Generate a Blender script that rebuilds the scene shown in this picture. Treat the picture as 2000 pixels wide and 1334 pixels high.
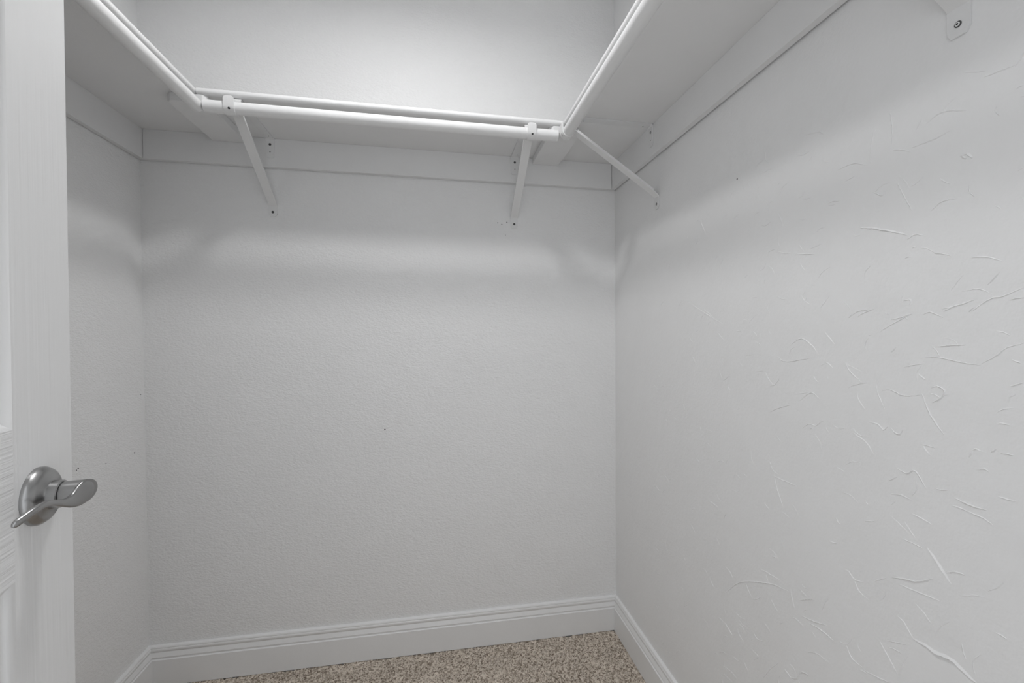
import bpy, math, random
import numpy as np
from mathutils import Vector, Matrix

# ------------------------------------------------------------------ clear
for o in list(bpy.data.objects):
    bpy.data.objects.remove(o, do_unlink=True)
scene = bpy.context.scene
COL = scene.collection
random.seed(7)
rng = np.random.default_rng(7)

# ------------------------------------------------------------------ camera
EYE = 1.14
F_PX, YAW, PITCH, ROLL = 872.68, -0.1675, 0.0150, -0.0072
cam_data = bpy.data.cameras.new('camera')
cam = bpy.data.objects.new('camera', cam_data)
COL.objects.link(cam)
_fw = Vector((-math.sin(YAW), math.cos(YAW), 0)); _rt = Vector((math.cos(YAW), math.sin(YAW), 0)); _up = Vector((0, 0, 1))
_f2 = _fw * math.cos(PITCH) - _up * math.sin(PITCH)
_u2 = _up * math.cos(PITCH) + _fw * math.sin(PITCH)
_r3 = _rt * math.cos(ROLL) + _u2 * math.sin(ROLL)
_u3 = _u2 * math.cos(ROLL) - _rt * math.sin(ROLL)
cam.matrix_world = Matrix(((_r3.x, _u3.x, -_f2.x, 0), (_r3.y, _u3.y, -_f2.y, 0), (_r3.z, _u3.z, -_f2.z, EYE), (0, 0, 0, 1)))
cam_data.sensor_fit = 'HORIZONTAL'
cam_data.sensor_width = 36.0
cam_data.lens = F_PX * 36.0 / 2000.0
cam_data.clip_start = 0.01
scene.camera = cam

# ------------------------------------------------------------------ light and exposure
world = bpy.data.worlds.new('room_beyond_light')
scene.world = world
world.use_nodes = True
world.node_tree.nodes['Background'].inputs['Color'].default_value = (0.965, 0.99, 1.02, 1)
world.node_tree.nodes['Background'].inputs['Strength'].default_value = 1.14     # daylit room behind the camera, through the doorway
LAMP_STRENGTH = 72.0
LAMP_AT = (-0.105, 0.858, 2.406)
vs = scene.view_settings
vs.view_transform = 'Standard'
vs.look = 'None'
vs.exposure = 0.08
vs.gamma = 1.0
vs.use_curve_mapping = False

# ------------------------------------------------------------------ room measures (metres)
XL, XR, YB, YF, ZC = -0.939, 0.679, 1.631, -0.040, 2.440
Z_SHELF_L, SLOPE = 1.8067, -0.01527        # the shelving hangs slightly out of level
def zs(x):
    return Z_SHELF_L + SLOPE * (x - XL)

# ------------------------------------------------------------------ materials
def new_mat(name):
    m = bpy.data.materials.new(name)
    m.use_nodes = True
    nt = m.node_tree
    return m, nt, nt.nodes['Principled BSDF']

def coords(nt, scale=(1, 1, 1)):
    tc = nt.nodes.new('ShaderNodeTexCoord')
    mp = nt.nodes.new('ShaderNodeMapping')
    mp.inputs['Scale'].default_value = scale
    nt.links.new(tc.outputs['Object'], mp.inputs['Vector'])
    return mp.outputs['Vector']

def noise(nt, vec, scale, detail=2.0, rough=0.5, distort=0.0):
    n = nt.nodes.new('ShaderNodeTexNoise')
    n.inputs['Scale'].default_value = scale
    n.inputs['Detail'].default_value = detail
    n.inputs['Roughness'].default_value = rough
    n.inputs['Distortion'].default_value = distort
    nt.links.new(vec, n.inputs['Vector'])
    return n.outputs['Fac']

def math_node(nt, op, a, b):
    n = nt.nodes.new('ShaderNodeMath')
    n.operation = op
    for i, v in enumerate((a, b)):
        if isinstance(v, (int, float)):
            n.inputs[i].default_value = v
        else:
            nt.links.new(v, n.inputs[i])
    return n.outputs[0]

def add_bump(nt, bsdf, height, dist, strength=1.0):
    b = nt.nodes.new('ShaderNodeBump')
    b.inputs['Strength'].default_value = strength
    b.inputs['Distance'].default_value = dist
    nt.links.new(height, b.inputs['Height'])
    nt.links.new(b.outputs['Normal'], bsdf.inputs['Normal'])

def grey(v):
    return (v, v, v, 1)

def paint(name, albedo, rough, layers, dist, scale=(1, 1, 1), spec=0.5, mottling=0.02):
    """painted surface: layers = [(noise scale, weight, detail)] drive a fine relief"""
    m, nt, b = new_mat(name)
    vec = coords(nt, scale)
    h = None
    for sc, w, det in layers:
        t = math_node(nt, 'MULTIPLY', noise(nt, vec, sc, det), w)
        h = t if h is None else math_node(nt, 'ADD', h, t)
    if h is not None:
        add_bump(nt, b, h, dist)
    ramp = nt.nodes.new('ShaderNodeMapRange')
    ramp.inputs['To Min'].default_value = albedo * (1 - mottling)
    ramp.inputs['To Max'].default_value = albedo * (1 + mottling)
    nt.links.new(noise(nt, vec, 9.0, 3), ramp.inputs['Value'])
    comb = nt.nodes.new('ShaderNodeCombineColor')
    for i in range(3):
        nt.links.new(ramp.outputs[0], comb.inputs[i])
    nt.links.new(comb.outputs[0], b.inputs['Base Color'])
    b.inputs['Roughness'].default_value = rough
    b.inputs['Specular IOR Level'].default_value = spec
    return m

WALL_ALB = 0.88
M_WALL = paint('orange_peel_wall_paint', WALL_ALB, 0.42, [(75, 1.0, 2), (150, 0.7, 2), (26, 0.4, 1)], 0.0013, (1, 1, 1.7), 0.16)
M_TROWEL = paint('troweled_wall_paint', WALL_ALB, 0.46, [(14, 1.2, 2), (70, 0.35, 3), (170, 0.25, 1)], 0.0015, (1, 1, 1), 0.22)
M_CEIL = paint('ceiling_paint', 0.90, 0.7, [(60, 1.0, 2)], 0.001)
M_TRIM = paint('gloss_trim_paint', 0.88, 0.36, [(90, 1.0, 2)], 0.0002, (1, 1, 1), 0.5)
M_SHELF = paint('shelf_paint', 0.85, 0.45, [(70, 1.0, 2), (12, 1.0, 2)], 0.0005, (1, 1, 1), 0.3)
M_METALPAINT = paint('painted_bracket_steel', 0.82, 0.4, [(200, 1.0, 2)], 0.0002, (1, 1, 1), 0.5)

def door_mat(name, horizontal):
    m, nt, b = new_mat(name)
    vec = coords(nt, (3, 3, 240) if horizontal else (170, 170, 3))
    g = noise(nt, vec, 1.0, 2, 0.5, 0.25)
    add_bump(nt, b, g, 0.0012 if horizontal else 0.0007)
    b.inputs['Base Color'].default_value = grey(0.83)
    b.inputs['Roughness'].default_value = 0.42
    return m
M_DOOR_V = door_mat('door_paint_upright_grain', False)
M_DOOR_H = door_mat('door_paint_level_grain', True)

def flat(name, rgb, rough, metal=0.0, spec=0.5):
    m, nt, b = new_mat(name)
    b.inputs['Base Color'].default_value = (*rgb, 1)
    b.inputs['Roughness'].default_value = rough
    b.inputs['Metallic'].default_value = metal
    b.inputs['Specular IOR Level'].default_value = spec
    return m, nt, b
M_NICKEL, _nt, _b = flat('satin_nickel', (0.38, 0.38, 0.38), 0.28, 1.0)
add_bump(_nt, _b, noise(_nt, coords(_nt, (1, 1, 1)), 900.0, 1), 0.00003)
M_SCREW, _, _ = flat('dark_screw_steel', (0.10, 0.10, 0.10), 0.45, 0.6)
M_HOLE, _, _ = flat('dark_hole', (0.06, 0.06, 0.06), 0.9)
M_PORCELAIN, _, _ = flat('white_porcelain', (0.8, 0.8, 0.8), 0.25)
M_BULB, _nt, _b = flat('lit_bulb_glass', (0.9, 0.9, 0.9), 0.4)
_b.inputs['Emission Color'].default_value = (1, 1, 1, 1)
_b.inputs['Emission Strength'].default_value = LAMP_STRENGTH

def carpet_mat():
    m, nt, b = new_mat('beige_twist_pile')
    vec = coords(nt)
    v = nt.nodes.new('ShaderNodeTexVoronoi')
    v.inputs['Scale'].default_value = 230.0
    nt.links.new(vec, v.inputs['Vector'])
    sep = nt.nodes.new('ShaderNodeSeparateColor')
    nt.links.new(v.outputs['Color'], sep.inputs[0])
    cr = nt.nodes.new('ShaderNodeValToRGB')
    e = cr.color_ramp.elements
    e[0].position = 0.0; e[0].color = (0.22, 0.175, 0.135, 1)
    e[1].position = 1.0; e[1].color = (0.80, 0.72, 0.63, 1)
    k = e.new(0.30); k.color = (0.44, 0.38, 0.315, 1)
    k = e.new(0.55); k.color = (0.64, 0.565, 0.485, 1)
    nt.links.new(sep.outputs[0], cr.inputs['Fac'])
    mix = nt.nodes.new('ShaderNodeMix'); mix.data_type = 'RGBA'; mix.blend_type = 'MULTIPLY'
    mr = nt.nodes.new('ShaderNodeMapRange')
    mr.inputs['To Min'].default_value = 0.82; mr.inputs['To Max'].default_value = 1.12
    nt.links.new(noise(nt, vec, 14.0, 2), mr.inputs['Value'])
    cc = nt.nodes.new('ShaderNodeCombineColor')
    for i in range(3):
        nt.links.new(mr.outputs[0], cc.inputs[i])
    mix.inputs['Factor'].default_value = 1.0
    nt.links.new(cr.outputs['Color'], mix.inputs['A']); nt.links.new(cc.outputs[0], mix.inputs['B'])
    nt.links.new(mix.outputs['Result'], b.inputs['Base Color'])
    b.inputs['Roughness'].default_value = 0.95
    b.inputs['Specular IOR Level'].default_value = 0.1
    return m
M_CARPET = carpet_mat()

# ------------------------------------------------------------------ mesh helpers
class MB:
    def __init__(self):
        self.v, self.f, self.m = [], [], []
    def add(self, verts, faces, mi=0):
        b = len(self.v)
        self.v += [tuple(p) for p in verts]
        self.f += [tuple(b + i for i in f) for f in faces]
        self.m += [mi] * len(faces)
        return self
    def box(self, a, b, mi=0):
        (x0, y0, z0), (x1, y1, z1) = a, b
        return self.add([(x0, y0, z0), (x1, y0, z0), (x1, y1, z0), (x0, y1, z0), (x0, y0, z1), (x1, y0, z1), (x1, y1, z1), (x0, y1, z1)],
                        [(0, 3, 2, 1), (4, 5, 6, 7), (0, 1, 5, 4), (1, 2, 6, 5), (2, 3, 7, 6), (3, 0, 4, 7)], mi)
    def rings(self, rings, closed=True, caps=True):
        """loft a list of vertex rings"""
        n = len(rings[0]); b = len(self.v)
        for r in rings:
            self.v += [tuple(p) for p in r]
        fs = []
        for i in range(len(rings) - 1):
            for j in range(n if closed else n - 1):
                k = (j + 1) % n
                fs.append((b + i * n + j, b + i * n + k, b + (i + 1) * n + k, b + (i + 1) * n + j))
        if caps and closed:
            fs.append(tuple(b + j for j in range(n))[::-1])
            fs.append(tuple(b + (len(rings) - 1) * n + j for j in range(n)))
        self.f += fs; self.m += [0] * len(fs)
        return self
    def tube(self, p0, p1, r, seg=28, bev=0.0015):
        p0, p1 = Vector(p0), Vector(p1)
        d = (p1 - p0).normalized()
        a = d.orthogonal().normalized(); c = d.cross(a)
        def ring(p, rr):
            return [p + (a * math.cos(2 * math.pi * i / seg) + c * math.sin(2 * math.pi * i / seg)) * rr for i in range(seg)]
        return self.rings([ring(p0, r - bev), ring(p0 + d * bev, r), ring(p1 - d * bev, r), ring(p1, r - bev)])
    def lathe(self, prof, at, axis, seg=32):
        at, d = Vector(at), Vector(axis).normalized()
        a = d.orthogonal().normalized(); c = d.cross(a)
        return self.rings([[at + d * h + (a * math.cos(2 * math.pi * i / seg) + c * math.sin(2 * math.pi * i / seg)) * max(r, 1e-5)
                            for i in range(seg)] for r, h in prof])
    def obj(self, name, mats, parent=None, origin=None, smooth=None, kind=None, bevel=None):
        if not isinstance(mats, (list, tuple)):
            mats = [mats]
        o3 = Vector(origin) if origin is not None else Vector((0, 0, 0))
        base = parent['_at'] if parent is not None and '_at' in parent else (0, 0, 0)
        off = o3 if parent is None else Vector(base)
        me = bpy.data.meshes.new(name)
        me.from_pydata([tuple(Vector(p) - off) for p in self.v], [], self.f)
        for mt in mats:
            me.materials.append(mt)
        me.polygons.foreach_set('material_index', self.m)
        me.update()
        import bmesh
        bm = bmesh.new(); bm.from_mesh(me)
        bmesh.ops.recalc_face_normals(bm, faces=bm.faces)
        if bevel:
            es = [e for e in bm.edges if len(e.link_faces) == 2 and e.calc_face_angle(0) > 0.6]
            bmesh.ops.bevel(bm, geom=es, offset=bevel, segments=2, affect='EDGES', clamp_overlap=True)
        bm.to_mesh(me); bm.free()
        o = bpy.data.objects.new(name, me)
        COL.objects.link(o)
        if parent is None:
            o.location = off
            o['_at'] = tuple(off)
        else:
            o.parent = parent
            o['_at'] = tuple(off)
        if smooth is not None:
            me.polygons.foreach_set('use_smooth', [True] * len(me.polygons))
            me.set_sharp_from_angle(angle=math.radians(smooth))
        if kind:
            o['kind'] = kind
        return o

def empty(name, at):
    o = bpy.data.objects.new(name, None)
    COL.objects.link(o)
    o.location = at
    o['_at'] = tuple(at)
    o.empty_display_size = 0.05
    return o

def tag(o, label, category, group=None):
    o['label'] = label
    o['category'] = category
    if group:
        o['group'] = group
    return o

# ------------------------------------------------------------------ the setting
DOOR_ANG = math.radians(10.6)
E_DIR = Vector((-math.sin(DOOR_ANG), math.cos(DOOR_ANG), 0))     # along the door towards its free edge
E_NRM = Vector((math.cos(DOOR_ANG), math.sin(DOOR_ANG), 0))      # out of the visible face
DOOR_W, DOOR_H, DOOR_T, DOOR_Z = 0.711, 2.03, 0.035, 0.018
EDGE = Vector((-0.4632, 0.6655, 0)) - E_DIR * 0.0095             # free edge of the visible face
HINGE = EDGE - E_DIR * DOOR_W
OPEN_X0, OPEN_X1 = HINGE.x - 0.03, HINGE.x + 0.73

floor = MB().box((XL - .1, -1.6, -0.12), (XR + .1, YB + .1, -0.012)).obj('floor', M_CEIL, kind='structure')
ceiling = MB().box((XL - .1, YF - .11, ZC), (XR + .1, YB + .1, ZC + .1)).obj('ceiling', M_CEIL, kind='structure')
wall_back = MB().box((XL - .1, YB, -.012), (XR + .1, YB + .1, ZC)).obj('wall_back', M_WALL, kind='structure')
wall_left = MB().box((XL - .1, YF - .11, -.012), (XL, YB, ZC)).obj('wall_left', M_WALL, kind='structure')
wall_right = MB().box((XR, YF - .11, -.012), (XR + .1, YB, ZC)).obj('wall_right', M_TROWEL, kind='structure')
wf = MB()
wf.box((XL, YF - .11, -.012), (OPEN_X0, YF, ZC))
wf.box((OPEN_X1, YF - .11, -.012), (XR, YF, ZC))
wf.box((OPEN_X0, YF - .11, 2.06), (OPEN_X1, YF, ZC))
wall_front = wf.obj('wall_front', M_WALL, kind='structure')
for o, t in ((floor, 'subfloor under the beige carpet'), (ceiling, 'white closet ceiling'), (wall_back, 'white orange-peel wall at the back of the closet'),
             (wall_left, 'white orange-peel wall behind the open door'), (wall_right, 'white hand-troweled wall on the right'),
             (wall_front, 'white wall around the doorway')):
    o['label'] = t

# carpet: real tufts, one mound of pile for every few millimetres
def make_carpet():
    x0, x1, y0, y1, st = XL + .012, XR - .012, YF, YB - .012, 0.0042
    nx, ny = int((x1 - x0) / st), int((y1 - y0) / st)
    gx, gy = np.meshgrid(np.linspace(x0, x1, nx), np.linspace(y0, y1, ny))
    jx = rng.uniform(-.0014, .0014, gx.shape); jy = rng.uniform(-.0014, .0014, gx.shape)
    jx[:, (0, -1)] = 0; jy[(0, -1), :] = 0
    z = rng.uniform(-.0055, 0.001, gx.shape)
    z += 0.0012 * np.sin(gx * 37 + 2 * np.sin(gy * 23)) * np.cos(gy * 31)
    V = np.stack([gx + jx, gy + jy, z], -1).reshape(-1, 3)
    i = np.arange(nx * ny).reshape(ny, nx)
    Q = np.stack([i[:-1, :-1], i[:-1, 1:], i[1:, 1:], i[1:, :-1]], -1).reshape(-1, 4)
    me = bpy.data.meshes.new('carpet')
    me.from_pydata(V.tolist(), [], Q.tolist())
    me.materials.append(M_CARPET)
    me.update()
    o = bpy.data.objects.new('carpet', me)
    COL.objects.link(o)
    tag(o, 'speckled beige twist-pile carpet covering the closet floor', 'carpet')
    o['kind'] = 'stuff'
make_carpet()

# baseboards: moulded profile (depth from wall, height)
BASE = [(0, 0), (.0150, 0), (.0150, .0850), (.0112, .0868), (.0109, .0884), (.0133, .0938), (.0092, .1062), (.0085, .1078), (.0107, .1128),
        (.0111, .1155), (.0102, .1186), (.0084, .1199), (.0096, .1217), (.0094, .1244), (.0078, .1270), (.0048, .1285), (0, .1290)]
def baseboard(name, label, pts):
    """pts: two rings given as functions of the profile"""
    m = MB()
    m.rings([[f(d, z) for d, z in BASE] for f in pts])
    o = m.obj(name, M_TRIM, kind='structure', smooth=28)
    o['label'] = label
baseboard('baseboard_back', 'white moulded baseboard along the back wall',
          [lambda d, z: (XL + d, YB - d, z), lambda d, z: (XR - d, YB - d, z)])
baseboard('baseboard_left', 'white moulded baseboard along the left wall',
          [lambda d, z: (XL + d, YF, z), lambda d, z: (XL + d, YB - d, z)])
baseboard('baseboard_right', 'white moulded baseboard along the right wall',
          [lambda d, z: (XR - d, YF, z), lambda d, z: (XR - d, YB - d, z)])

# trowel ridges left in the plaster of the right wall: (strength, [(y mm, z mm), ...])
RIDGES = [
    (0.8, [(589, 1141), (563, 1156), (541, 1167)]), (1.2, [(512, 1119), (492, 1121), (474, 1123)]),
    (0.8, [(458, 1099), (444, 1109), (432, 1120), (417, 1126)]), (0.8, [(524, 1105), (503, 1104), (479, 1099), (458, 1097)]),
    (0.8, [(648, 1089), (638, 1073), (619, 1059)]), (0.8, [(596, 1066), (592, 1045), (581, 1021)]),
    (0.8, [(586, 1049), (572, 1052), (553, 1046), (528, 1050)]), (1.4, [(528, 1053), (520, 1032), (512, 1017), (499, 999)]),
    (1.5, [(516, 1061), (508, 1065), (499, 1060), (503, 1050), (514, 1042)]), (0.8, [(516, 1054), (504, 1050)]),
    (0.8, [(625, 1044), (625, 1033), (613, 1016)]), (1.5, [(571, 994), (564, 988), (558, 987), (553, 995)]),
    (0.8, [(607, 997), (590, 996), (583, 989), (576, 996)]), (0.8, [(528, 980), (518, 980), (510, 979)]), (0.8, [(525, 978), (516, 967)]),
    (0.8, [(466, 988), (462, 990), (455, 988)]), (0.8, [(470, 977), (466, 987)]), (0.8, [(441, 1026), (437, 1028), (429, 1027)]),
    (1.2, [(562, 935), (547, 932), (536, 939), (521, 919)]), (0.8, [(574, 913), (561, 923)]), (0.8, [(571, 894), (555, 898), (540, 895)]),
    (1.4, [(486, 918), (468, 915), (450, 915)]), (0.8, [(488, 907), (471, 906)]), (0.8, [(509, 923), (502, 923), (494, 926)]),
    (0.8, [(462, 963), (453, 966), (449, 964)]), (0.8, [(739, 959), (723, 971), (708, 971), (695, 981), (688, 983)]),
    (0.8, [(689, 1141), (679, 1131), (669, 1120)]), (0.8, [(822, 976), (792, 990), (769, 998)]), (0.8, [(743, 1011), (718, 1029), (698, 1020)]),
    (0.8, [(610, 867), (607, 864)]), (0.8, [(642, 1164), (636, 1171)]), (0.8, [(627, 1165), (617, 1171), (599, 1177)]),
    (0.8, [(527, 1164), (517, 1167), (501, 1159)]), (0.8, [(501, 1168), (491, 1172)]), (0.8, [(471, 1165), (465, 1171)]),
    (0.8, [(769, 1115), (741, 1129), (715, 1116), (702, 1100)]), (0.8, [(689, 1087), (681, 1086), (671, 1077)]),
    (0.8, [(801, 1093), (777, 1083), (715, 1094)]), (0.8, [(826, 1031), (809, 1034), (795, 1048)]), (0.8, [(809, 847), (776, 846), (749, 846)]),
    (0.8, [(807, 844), (802, 827), (784, 790)]), (0.8, [(632, 973), (610, 963), (598, 947)]), (0.8, [(532, 1080), (522, 1073)]),
    (0.8, [(572, 1109), (564, 1117)]), (0.8, [(428, 1074), (417, 1080)]), (0.8, [(427, 1106), (419, 1103)]), (0.8, [(447, 990), (441, 996)]),
    (0.8, [(437, 991), (425, 991)]), (0.8, [(439, 937), (430, 937), (422, 938)]), (1.4, [(966, 516), (908, 574), (822, 618), (785, 628), (769, 631)]),
    (2, [(568, 767), (548, 775), (531, 781), (511, 796)]), (0.8, [(553, 833), (538, 833), (525, 832)]),
    (2.2, [(519, 836), (507, 823), (498, 812), (489, 801)]), (1.5, [(496, 812), (485, 819), (474, 821)]), (0.8, [(595, 747), (578, 761)]),
    (0.8, [(557, 763), (533, 766), (502, 770)]), (0.8, [(647, 738), (640, 739), (629, 731), (613, 735)]), (0.8, [(629, 728), (621, 715), (605, 711)]),
    (3.5, [(537, 694), (520, 696), (506, 695), (488, 699), (475, 694), (460, 689)]), (0.8, [(559, 713), (550, 710), (537, 694)]),
    (1.3, [(737, 602), (707, 610), (681, 620)]), (1.3, [(721, 599), (694, 603), (667, 601)]), (0.8, [(743, 629), (728, 639), (711, 649)]),
    (0.8, [(765, 639), (761, 623), (755, 605)]), (1.4, [(966, 442), (951, 436), (939, 431)]), (0.8, [(726, 541), (704, 554), (681, 555)]),
    (2.5, [(765, 463), (749, 473), (737, 494), (721, 500)]), (0.8, [(780, 469), (757, 462)]), (0.8, [(840, 405), (818, 441), (795, 471)]),
    (0.8, [(992, 352), (974, 366), (957, 371)]), (0.8, [(868, 423), (854, 441), (875, 443)]), (0.8, [(935, 382), (913, 386)]),
    (0.8, [(868, 482), (854, 478), (835, 487)]), (0.8, [(974, 332), (940, 341), (921, 339)]), (0.8, [(587, 657), (575, 644), (561, 628)]),
    (0.8, [(575, 666), (563, 671), (547, 679)]), (0.8, [(572, 657), (554, 661)]), (0.8, [(545, 662), (554, 635), (558, 616)]),
    (0.8, [(540, 876), (525, 874), (513, 871)]), (0.8, [(612, 592), (591, 597), (570, 604)]), (0.8, [(645, 612), (634, 596), (612, 594)]),
    (0.8, [(612, 836), (603, 839), (596, 842)]), (0.8, [(814, 678), (801, 681)]), (0.8, [(873, 554), (845, 577)]),
    (0.8, [(849, 634), (827, 638), (789, 641)]), (0.8, [(677, 773), (662, 776)]), (0.8, [(664, 819), (658, 811)]),
    (0.8, [(470, 906), (453, 904), (444, 899)]), (0.8, [(477, 729), (472, 711)]), (0.8, [(440, 767), (429, 766)]),
    (2, [(623, 1310), (602, 1304), (576, 1294), (549, 1282)]), (0.8, [(549, 1275), (538, 1280), (527, 1276)]),
    (0.8, [(564, 1363), (555, 1342), (543, 1315)]), (2, [(482, 1369), (475, 1370), (469, 1362)]), (2, [(482, 1370), (476, 1364)]),
    (0.8, [(602, 1360), (586, 1350), (582, 1357)]), (0.8, [(503, 1171), (483, 1175), (465, 1181)]),
    (0.8, [(469, 1166), (450, 1180), (436, 1183), (417, 1191)]), (0.8, [(572, 1159), (542, 1167)]), (0.8, [(543, 1262), (537, 1262)]),
    (0.8, [(552, 1248), (544, 1249)]), (0.8, [(506, 1349), (494, 1338)]), (0.8, [(517, 1308), (504, 1317), (488, 1316)]),
    (0.8, [(570, 1413), (558, 1409), (544, 1400)]), (0.8, [(575, 1472), (573, 1422)]), (0.8, [(599, 1458), (606, 1406)]),
    (0.8, [(733, 1507), (706, 1500), (693, 1491)]), (0.8, [(664, 1418), (636, 1418), (612, 1407)]), (0.8, [(525, 1431), (504, 1437), (476, 1426)]),
    (0.8, [(544, 1406), (514, 1405), (492, 1409)]), (0.8, [(458, 1458), (448, 1457), (426, 1455)]), (0.8, [(426, 1426), (420, 1427)]),
    (0.8, [(1125, 1226), (1023, 1182), (974, 1163)]), (0.8, [(1049, 1199), (1015, 1182)]), (0.8, [(752, 1290), (710, 1283)]),
    (0.8, [(799, 1303), (767, 1295)]), (0.8, [(738, 1389), (719, 1387)]), (0.8, [(684, 1366), (660, 1364)]), (0.8, [(799, 1381), (785, 1349)]),
    (0.8, [(1067, 1437), (1040, 1389)]), (0.8, [(513, 1248), (493, 1241)]), (0.8, [(554, 1186), (543, 1187), (545, 1179)]),
    (0.8, [(640, 1165), (625, 1174), (598, 1176)]), (0.8, [(452, 1198), (440, 1213)]), (0.8, [(430, 1177), (417, 1179)]), 
]

def catmull(pts, step):
    P = [np.array(q, float) for q in pts]
    if len(P) == 2:
        mid = (P[0] + P[1]) / 2 + np.array([-(P[1] - P[0])[1], (P[1] - P[0])[0]]) * random.uniform(-.08, .08)
        P = [P[0], mid, P[1]]
    P = [2 * P[0] - P[1]] + P + [2 * P[-1] - P[-2]]
    out = []
    for i in range(1, len(P) - 2):
        n = max(2, int(np.linalg.norm(P[i + 1] - P[i]) / step))
        for k in range(n):
            t = k / n
            out.append(0.5 * (2 * P[i] + (P[i + 1] - P[i - 1]) * t + (2 * P[i - 1] - 5 * P[i] + 4 * P[i + 1] - P[i + 2]) * t * t
                              + (3 * P[i] - P[i - 1] - 3 * P[i + 1] + P[i + 2]) * t ** 3))
    out.append(P[-2])
    return out
def ridge(mb, pts, k, step=3.0):
    c = catmull(pts, step)
    n = len(c)
    verts = []
    skew = random.choice((-.55, .55))
    for i, q in enumerate(c):
        a, b = c[max(0, i - 1)], c[min(n - 1, i + 1)]
        t = (b - a) / (np.linalg.norm(b - a) + 1e-9)
        nr = np.array([-t[1], t[0]])
        e = math.sin(math.pi * (i + .25) / (n - .5)) ** .5
        w = (.62 + .62 * k) * (.35 + .65 * e) * random.uniform(.8, 1.2)
        h = (.44 + .58 * k) * e * random.uniform(.75, 1.25)
        q = q + nr * random.uniform(-.35, .35)
        for s_, hh in ((-1.0, -.15), (skew * .6, h), (1.0, -.15)):
            y, z = q + nr * s_ * w
            verts.append((XR - hh / 1000, y / 1000, z / 1000))
    faces = []
    for i in range(n - 1):
        for j in range(2):
            faces.append((i * 3 + j, i * 3 + j + 1, i * 3 + 4 + j, i * 3 + 3 + j))
    mb.add(verts, faces)
rm = MB()
for k, pts in RIDGES:
    ridge(rm, pts, k)
for _ in range(440):                                                # the many faint small ones
    y, z = random.uniform(250, 1330), random.uniform(160, 1500)
    if y > 1000 and random.random() < .45:
        continue
    a = random.gauss(0.25, .8); L = random.uniform(6, 36); b = random.uniform(-.8, .8)
    ridge(rm, [(y, z), (y + L * .5 * math.cos(a), z + L * .5 * math.sin(a)), (y + L * .5 * (math.cos(a) + math.cos(a + b)), z + L * .5 * (math.sin(a) + math.sin(a + b)))],
          random.choice((.1, .2, .3, .5)))
r_o = rm.obj('trowel_ridge', M_TROWEL, parent=wall_right, smooth=50, kind='stuff')

# nail holes and chips in the plaster
def dent(wall, at, axis, r):
    MB().lathe([(r * 1.5, 0), (r * 1.25, .0004), (r, .0003), (r * .4, .0001)], at, axis, 10).obj('nail_hole', M_HOLE, parent=wall, smooth=60)
for x, z, r in ((.226, 1.551, .0014), (.241, 1.546, .0013), (.260, 1.554, .0014), (-.183, .808, .0016), (-.528, 1.555, .0012), (.254, 1.507, .0008)):
    dent(wall_back, (x, YB, z), (0, -1, 0), r)
for y, z, r in ((1.348, .791, .0012), (1.354, .794, .0014), (1.578, .778, .0016), (1.455, .779, .0010), (1.613, .957, .0012)):
    dent(wall_left, (XL, y, z), (1, 0, 0), r)
for y, z, r in ((.923, 1.491, .0013),):
    dent(wall_right, (XR, y, z), (-1, 0, 0), r)

# ------------------------------------------------------------------ door with lever
def D(s, n, z):
    """door coordinates: s from the free edge towards the hinge, n out of the visible face, z up"""
    return EDGE - E_DIR * (s - .0082 * (z - 1.14)) + E_NRM * n + Vector((0, 0, z))      # the door hangs slightly out of plumb

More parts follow.
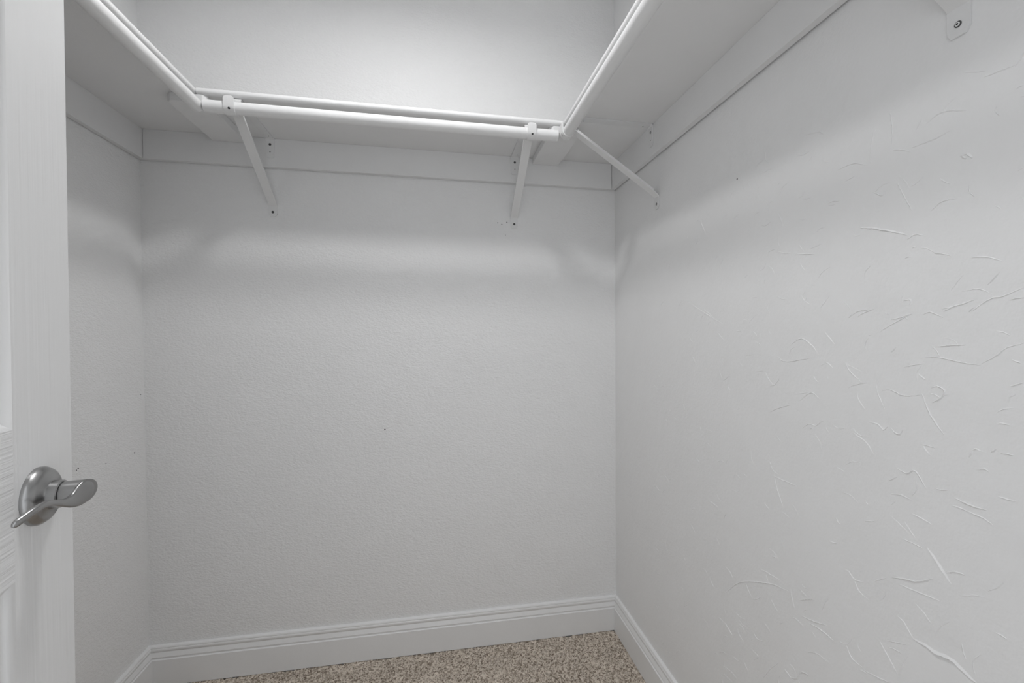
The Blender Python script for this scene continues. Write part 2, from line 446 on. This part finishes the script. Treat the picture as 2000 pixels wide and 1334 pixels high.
def make_door():
    sx = [0, .106, .3055, .4055, .605, DOOR_W]
    sz = [DOOR_Z, .205, .8825, 1.0435, 1.600, 1.695, 1.915, DOOR_Z + DOOR_H]
    pan_c, pan_r = (1, 3), (1, 3, 5)
    m = MB()
    cells = []
    for i in range(5):
        for j in range(7):
            if i in pan_c and j in pan_r:
                cells.append((sx[i], sx[i + 1], sz[j], sz[j + 1]))
                continue
            rail = (i in pan_c) and j not in pan_r or (i == 2 and j in (0, 2, 4, 6))
            m.add([D(sx[i], 0, sz[j]), D(sx[i + 1], 0, sz[j]), D(sx[i + 1], 0, sz[j + 1]), D(sx[i], 0, sz[j + 1])], [(0, 1, 2, 3)], 1 if rail else 0)
    a = [D(s, n, z) for n in (0, -DOOR_T) for s, z in ((0, sz[0]), (DOOR_W, sz[0]), (DOOR_W, sz[-1]), (0, sz[-1]))]
    m.add(a, [(4, 7, 6, 5), (0, 4, 5, 1), (1, 5, 6, 2), (2, 6, 7, 3), (3, 7, 4, 0)])
    door = m.obj('door_1', [M_DOOR_V, M_DOOR_H], origin=D(DOOR_W, 0, 0), kind='structure')
    door['label'] = 'open white moulded panel door with a satin lever'
    prof = [(0, 0), (.002, -.0010), (.006, -.0050), (.011, -.0082), (.016, -.0092), (.022, -.0090), (.030, -.0066), (.042, -.0028), (.046, -.0022)]
    for (s0, s1, z0, z1) in cells:
        p = MB()
        rings = [[D(s0 + d, n, z0 + d), D(s1 - d, n, z0 + d), D(s1 - d, n, z1 - d), D(s0 + d, n, z1 - d)] for d, n in prof]
        b = len(rings)
        p.rings(rings, caps=False)
        p.add(rings[-1], [(0, 1, 2, 3)])
        p.obj('panel', M_DOOR_V, parent=door, smooth=40)
    # lever handle
    S0, Z0 = .0668, .9605
    at = D(S0, 0, Z0)
    rose = MB().lathe([(.0325, 0), (.0325, .0030), (.0318, .0046), (.0290, .0085), (.0255, .0108), (.0170, .0124), (.0158, .0136), (.0155, .0215), (.0146, .0225), (.004, .0226)],
                      at, E_NRM, 56).obj('lever_handle', M_NICKEL, parent=door, smooth=35)
    rose['label'] = 'satin nickel lever handle with round rose'
    hub = MB()
    seg = 40
    ax_s = -E_DIR
    R = .0137
    rings = []
    for n0, scarf in ((.0232, 0), (.0240, 0), (.029, 0), (.034, .25), (.0422, .80)):
        rg = []
        for i in range(seg):
            t = 2 * math.pi * i / seg
            s_, z_ = R * math.cos(t), R * math.sin(t)
            # scarf: the hub is cut back obliquely on its upper hinge side and runs long on the edge side
            nn = n0 + scarf * (-.55 * s_ + .10 * z_)
            rg.append(D(S0, 0, Z0) + ax_s * s_ * (.985 if n0 < .0235 else 1) + Vector((0, 0, z_)) * (.985 if n0 < .0235 else 1) + E_NRM * nn)
        rings.append(rg)
    hub.rings(rings)
    hub.obj('hub', M_NICKEL, parent=rose, smooth=40)
    MB().lathe([(.0131, 0), (.0131, .0016)], D(S0, .0220, Z0), E_NRM, 32).obj('shadow_gap', M_HOLE, parent=rose)
    # blade: (s along the lever, n, z, half height, half thickness)
    B = [(-.0098, .0458, .0016, .0010, .0008), (-.0080, .0452, .0010, .0068, .0020), (-.0035, .0434, 0, .0112, .0027), (.0030, .0412, -.0006, .0134, .0030),
         (.0105, .0394, -.0026, .0112, .0030), (.0190, .0382, -.0044, .0074, .0029), (.0300, .0376, -.0026, .0049, .0028), (.0420, .0378, .0016, .0039, .0027),
         (.0550, .0382, .0060, .0032, .0027), (.0680, .0382, .0084, .0031, .0027), (.0800, .0368, .0074, .0033, .0028), (.0910, .0338, .0036, .0037, .0028),
         (.0975, .0318, .0014, .0034, .0025), (.1000, .0309, .0006, .0012, .0010)]
    bl = MB()
    rings = []
    # resample smoothly
    T = np.linspace(0, len(B) - 1, 60)
    BA = np.array(B)
    def cub(t):
        i = min(int(t), len(B) - 2); u = t - i
        p0, p1, p2, p3 = BA[max(i - 1, 0)], BA[i], BA[i + 1], BA[min(i + 2, len(B) - 1)]
        return .5 * (2 * p1 + (p2 - p0) * u + (2 * p0 - 5 * p1 + 4 * p2 - p3) * u * u + (3 * p1 - p0 - 3 * p2 + p3) * u ** 3)
    for t in T:
        s_, n_, z_, hh, ht = cub(t)
        rg = []
        for i in range(20):
            a = 2 * math.pi * i / 20
            ca, sa = math.cos(a), math.sin(a)
            rg.append(D(S0 + s_, n_ + ht * math.copysign(abs(ca) ** .8, ca), Z0 + z_ + hh * math.copysign(abs(sa) ** .9, sa)))
        rings.append(rg)
    bl.rings(rings)
    bl.obj('lever', M_NICKEL, parent=rose, smooth=50)
    pin = D(S0, .0288, Z0) + ax_s * (R * math.cos(math.radians(-28))) + Vector((0, 0, R * math.sin(math.radians(-28))))
    pd = ax_s * math.cos(math.radians(-28)) + Vector((0, 0, math.sin(math.radians(-28))))
    MB().lathe([(.0019, -.001), (.0019, .0002), (.0010, .0003)], pin, pd, 14).obj('release_hole', M_HOLE, parent=rose)
make_door()

# ------------------------------------------------------------------ shelving
D_BACK, D_LEFT, D_RIGHT, T_SHELF = .283, .300, .284, .019
XSL, XSR, YSB = XL + D_LEFT, XR - D_RIGHT, YB - D_BACK
def nose(depth, t=T_SHELF):
    """shelf section: (distance from wall, height) with a rounded front"""
    r = t / 2
    return [(0, 0), (depth - r, 0)] + [(depth - r + r * math.sin(a), r - r * math.cos(a)) for a in [math.pi * k / 10 for k in range(1, 10)]] + [(depth - r, t), (0, t)]
def shelf(name, label, fn, a, b, depth):
    m = MB()
    m.rings([[fn(d, u, z) for d, z in nose(depth)] for u in (a, b)])
    m.v = [(x, y, z + zs(x)) for x, y, z in m.v]
    o = m.obj(name, M_SHELF, origin=fn(0, (a + b) / 2, zs(0)), smooth=35)
    return tag(o, label, 'shelf', 'closet shelf boards')
shelf('closet_shelf', 'white closet shelf with rounded edge along the back wall', lambda d, u, z: (u, YB - d, z), XSL + .0006, XSR - .0006, D_BACK)
shelf('closet_shelf', 'white closet shelf with rounded edge along the left wall behind the open door', lambda d, u, z: (XL + d, u, z), YF, YB, D_LEFT)
shelf('closet_shelf', 'white closet shelf with rounded edge along the right troweled wall', lambda d, u, z: (XR - d, u, z), YF, YB, D_RIGHT)

# cleats under the shelves: (distance from wall, height); the lower back corner stands off the wall and leaves a dark crack
C_H, C_T = .0942, .0190
def cleat(label, fn, a, b, gap):
    m = MB()
    prof = [(0, -.0003), (0, -C_H * .45), (gap, -C_H * .55), (gap, -C_H), (C_T, -C_H), (C_T, -.0003)]
    m.rings([[fn(d, u, z) for d, z in prof] for u in (a, b)])
    m.v = [(x, y, z + zs(x)) for x, y, z in m.v]
    o = m.obj('shelf_cleat', M_SHELF, origin=fn(0, (a + b) / 2, zs(0)))
    return tag(o, label, 'cleat', 'cleat boards under the shelves')
cleat('white cleat board under the back shelf', lambda d, u, z: (u, YB - d, z), XL + C_T + .0015, XR - C_T - .0012, .0022)
cleat('white cleat board under the left shelf behind the door', lambda d, u, z: (XL + d, u, z), YF, YB - .001, .0026)
cleat('white cleat board under the right shelf with dark crack below', lambda d, u, z: (XR - d, u, z), YF, YB - .001, .0048)

# flat battens that carry the shelf joints
def batten(label, x0, x1):
    t, y0, y1 = .022, YSB + .004, YB - C_T - .0004
    r = .012
    m = MB()
    out = [(x0 + r, y0), (x1 - r, y0), (x1, y0 + r * .6), (x1, y1), (x0, y1), (x0, y0 + r)]
    m.rings([[(x, y, zs(x) - 0.0002 + dz) for x, y in out] for dz in (0, -t)])
    o = m.obj('shelf_batten', M_SHELF, origin=((x0 + x1) / 2, (y0 + y1) / 2, zs(x0)), bevel=.001)
    return tag(o, label, 'batten', 'battens under the shelf joints')
batten('flat white batten under the joint of back and left shelf', -.715, -.613)
batten('flat white batten under the joint of back and right shelf', .353, .450)

# rods
ROD_R, ROD_DZ = .0165, -.0430
SB, SL, SR = .305, .313, .287                     # rod distance from its wall
def rod(label, p0, p1):
    m = MB().tube((p0[0], p0[1], zs(p0[0]) + ROD_DZ), (p1[0], p1[1], zs(p1[0]) + ROD_DZ), ROD_R, 36)
    o = m.obj('closet_rod', M_SHELF, origin=(p0[0], p0[1], zs(p0[0]) + ROD_DZ), smooth=35)
    return tag(o, label, 'rod', 'round closet rods')
rod('round white closet rod below the back shelf', (XL + SL + ROD_R + .0025, YB - SB, 0), (XR - SR - ROD_R - .0055, YB - SB, 0))
rod('round white closet rod below the left shelf', (XL + SL, YF, 0), (XL + SL, YB - SB + .004, 0))
rod('round white closet rod below the right shelf', (XR - SR, YF, 0), (XR - SR, YB - SB - ROD_R + .004, 0))

# shelf-and-rod brackets
def strip(path, width, t):
    """sweep a flat strip along a 2D path [(s, z, width scale)] -> rings in (w, s, z)"""
    P = [np.array(q[:2], float) for q in path]
    ws = [q[2] if len(q) > 2 else 1.0 for q in path]
    rings = []
    for i, q in enumerate(P):
        a = P[i] - P[i - 1] if i > 0 else P[1] - P[0]
        b = P[i + 1] - P[i] if i < len(P) - 1 else a
        a, b = a / np.linalg.norm(a), b / np.linalg.norm(b)
        n1, n2 = np.array([-a[1], a[0]]), np.array([-b[1], b[0]])
        n = (n1 + n2); n /= np.linalg.norm(n)
        n = n / max(.5, n @ n1) * t / 2
        h = width / 2 * ws[i]
        rings.append([(-h, *(q + n)), (h, *(q + n)), (h, *(q - n)), (-h, *(q - n))])
    return rings
BW, BT = .0265, .0026
def bracket(label, fn, srod, painted):
    root = empty('shelf_bracket', fn(0, 0, -.256))
    tag(root, label, 'bracket', 'shelf and rod brackets')
    def part(name, rings, mat, parent=root, smooth=30, bevel=None):
        m = MB().rings([[fn(*v) for v in r] for r in rings])
        return m.obj(name, mat, parent=parent, smooth=smooth, bevel=bevel)
    s0 = C_T + BT / 2 + .0003
    top = -BT / 2 - .0003
    fr = srod - ROD_R - BT / 2 - .0002 - .004
    # arm: up the cleat, along the underside of the shelf, down behind the rod
    arm = [(s0, -.066, .55), (s0, -.062, 1), (s0, top - .004, 1), (s0 + .004, top, 1), (fr - .014, top, 1), (fr - .010, top - .001, 1), (fr - .006, top - .006, 1), (fr - .005, -.026, 1)]
    part('arm', strip(arm, BW, BT), M_METALPAINT)
    # hook: around the rod and up its front
    rr = ROD_R + BT / 2 + .0001
    hook = [(fr - .0025, -.022, 1), (srod - rr - .001, -.036, 1)]
    for k in range(0, 13):
        a = math.radians(180 + 15 * k)
        hook.append((srod + rr * math.cos(a), ROD_DZ + rr * math.sin(a), 1))
    hook += [(srod + rr, ROD_DZ + .010, 1), (srod + rr, ROD_DZ + .0175, 1), (srod + rr - .0002, ROD_DZ + .0215, .93), (srod + rr - .0005, ROD_DZ + .0240, .74), (srod + rr - .0008, ROD_DZ + .0252, .45)]
    part('rod_hook', strip(hook, BW, BT), M_METALPAINT)
    # brace: shallow channel from behind the hook to the wall, ending in a flat foot
    foot_s = BT / 2 + .0003
    brace = [(.270, -.0385, .92), (.262, -.0430, 1), (.012, -.2085, 1), (.0058, -.2135, 1), (foot_s, -.2180, 1), (foot_s, -.2480, 1), (foot_s, -.2560, .62)]
    br = part('brace', strip(brace, BW, BT), M_METALPAINT)
    d = np.array([.012 - .262, -.2085 + .043]); L = np.linalg.norm(d); d /= L; n = np.array([d[1], -d[0]])
    if n[1] < 0: n = -n
    for w in (-1, 1):                                # turned-up edges
        q0, q1 = np.array([.262, -.043]), np.array([.020, -.2032])
        e = BW / 2 - .0012
        rg = [[(w * e - .0011, *(q + n * .001)), (w * e + .0011, *(q + n * .001)), (w * e + .0011, *(q + n * h)), (w * e - .0011, *(q + n * h))] for q, h in ((q0, .0055), (q1, .0055))]
        part('brace_edge', rg, M_METALPAINT, parent=br)
    # screws
    def screw(w, s, z, ds, dz, r=.0046):
        at = Vector(fn(w, s, z)); ax = Vector(fn(w, s + ds, z + dz)) - at
        m = MB().lathe([(r, 0), (r, .0007), (r * .8, .0013), (r * .66, .0012), (r * .60, .0019), (r * .34, .0020), (r * .26, .0008), (r * .05, .0005)], at, ax, 18)
        if painted:                                  # paint left on the head, dark ring around it
            m.m = [1 if 18 * 3 <= k < 18 * 5 else 0 for k in range(len(m.m))]
        m.obj('screw', [M_SCREW, M_METALPAINT], parent=root, smooth=50)
    screw(.0005, s0 + BT / 2, -.0215, 1, 0, .0040)
    screw(.0005, s0 + BT / 2, -.0460, 1, 0, .0016)
    screw(0, foot_s + BT / 2, -.2405, 1, 0, .0042)
    a = math.radians(-24)
    rs = ROD_R + BT + .0001
    screw(.001, srod + rs * math.cos(a), ROD_DZ + rs * math.sin(a), math.cos(a), math.sin(a), .0030)
    screw(.0045, .045, top - BT / 2, 0, -1, .0014)
    screw(.0045, .235, top - BT / 2, 0, -1, .0014)
    return root
def on_back(xc):
    return lambda w, s, z: (xc + w, YB - s, z + zs(xc + w))
def on_right(yc):
    return lambda w, s, z: (XR - s, yc + w, z + zs(XR - s))
def on_left(yc):
    return lambda w, s, z: (XL + s, yc - w, z + zs(XL + s))
bracket('white metal shelf bracket on the back wall, nearer the left corner', on_back(-.5405), SB, False)
bracket('white metal shelf bracket on the back wall beside the right corner', on_back(.2865), SB, False)
bracket('white metal shelf bracket on the right wall near the far corner', on_right(1.2960), SR, True)
bracket('white metal shelf bracket on the right wall close to the doorway', on_right(.4840), SR, True)
bracket('white metal shelf bracket on the left wall hidden behind the open door', on_left(.5200), SL, True)

# ------------------------------------------------------------------ ceiling lamp, above the frame
lamp = empty('ceiling_light', (LAMP_AT[0], LAMP_AT[1], ZC))
tag(lamp, 'small round drum ceiling light with an added light-blocking white rim and lit diffuser', 'ceiling light')
_h = ZC - LAMP_AT[2]
MB().lathe([(.120, 0), (.120, .010), (.110, .014), (.110, _h + .021), (.106, _h + .021), (.105, _h - .004), (.02, _h - .006)],
           (LAMP_AT[0], LAMP_AT[1], ZC), (0, 0, -1), 48).obj('housing', M_PORCELAIN, parent=lamp, smooth=40)  # rim hangs below the diffuser, added to hold light off the upper walls
MB().lathe([(.103, -.003), (.103, 0), (.080, .0020), (.045, .0034), (.0005, .0038)], LAMP_AT, (0, 0, -1), 48).obj('diffuser', M_BULB, parent=lamp, smooth=60)

for o in bpy.data.objects:
    if '_at' in o:
        del o['_at']
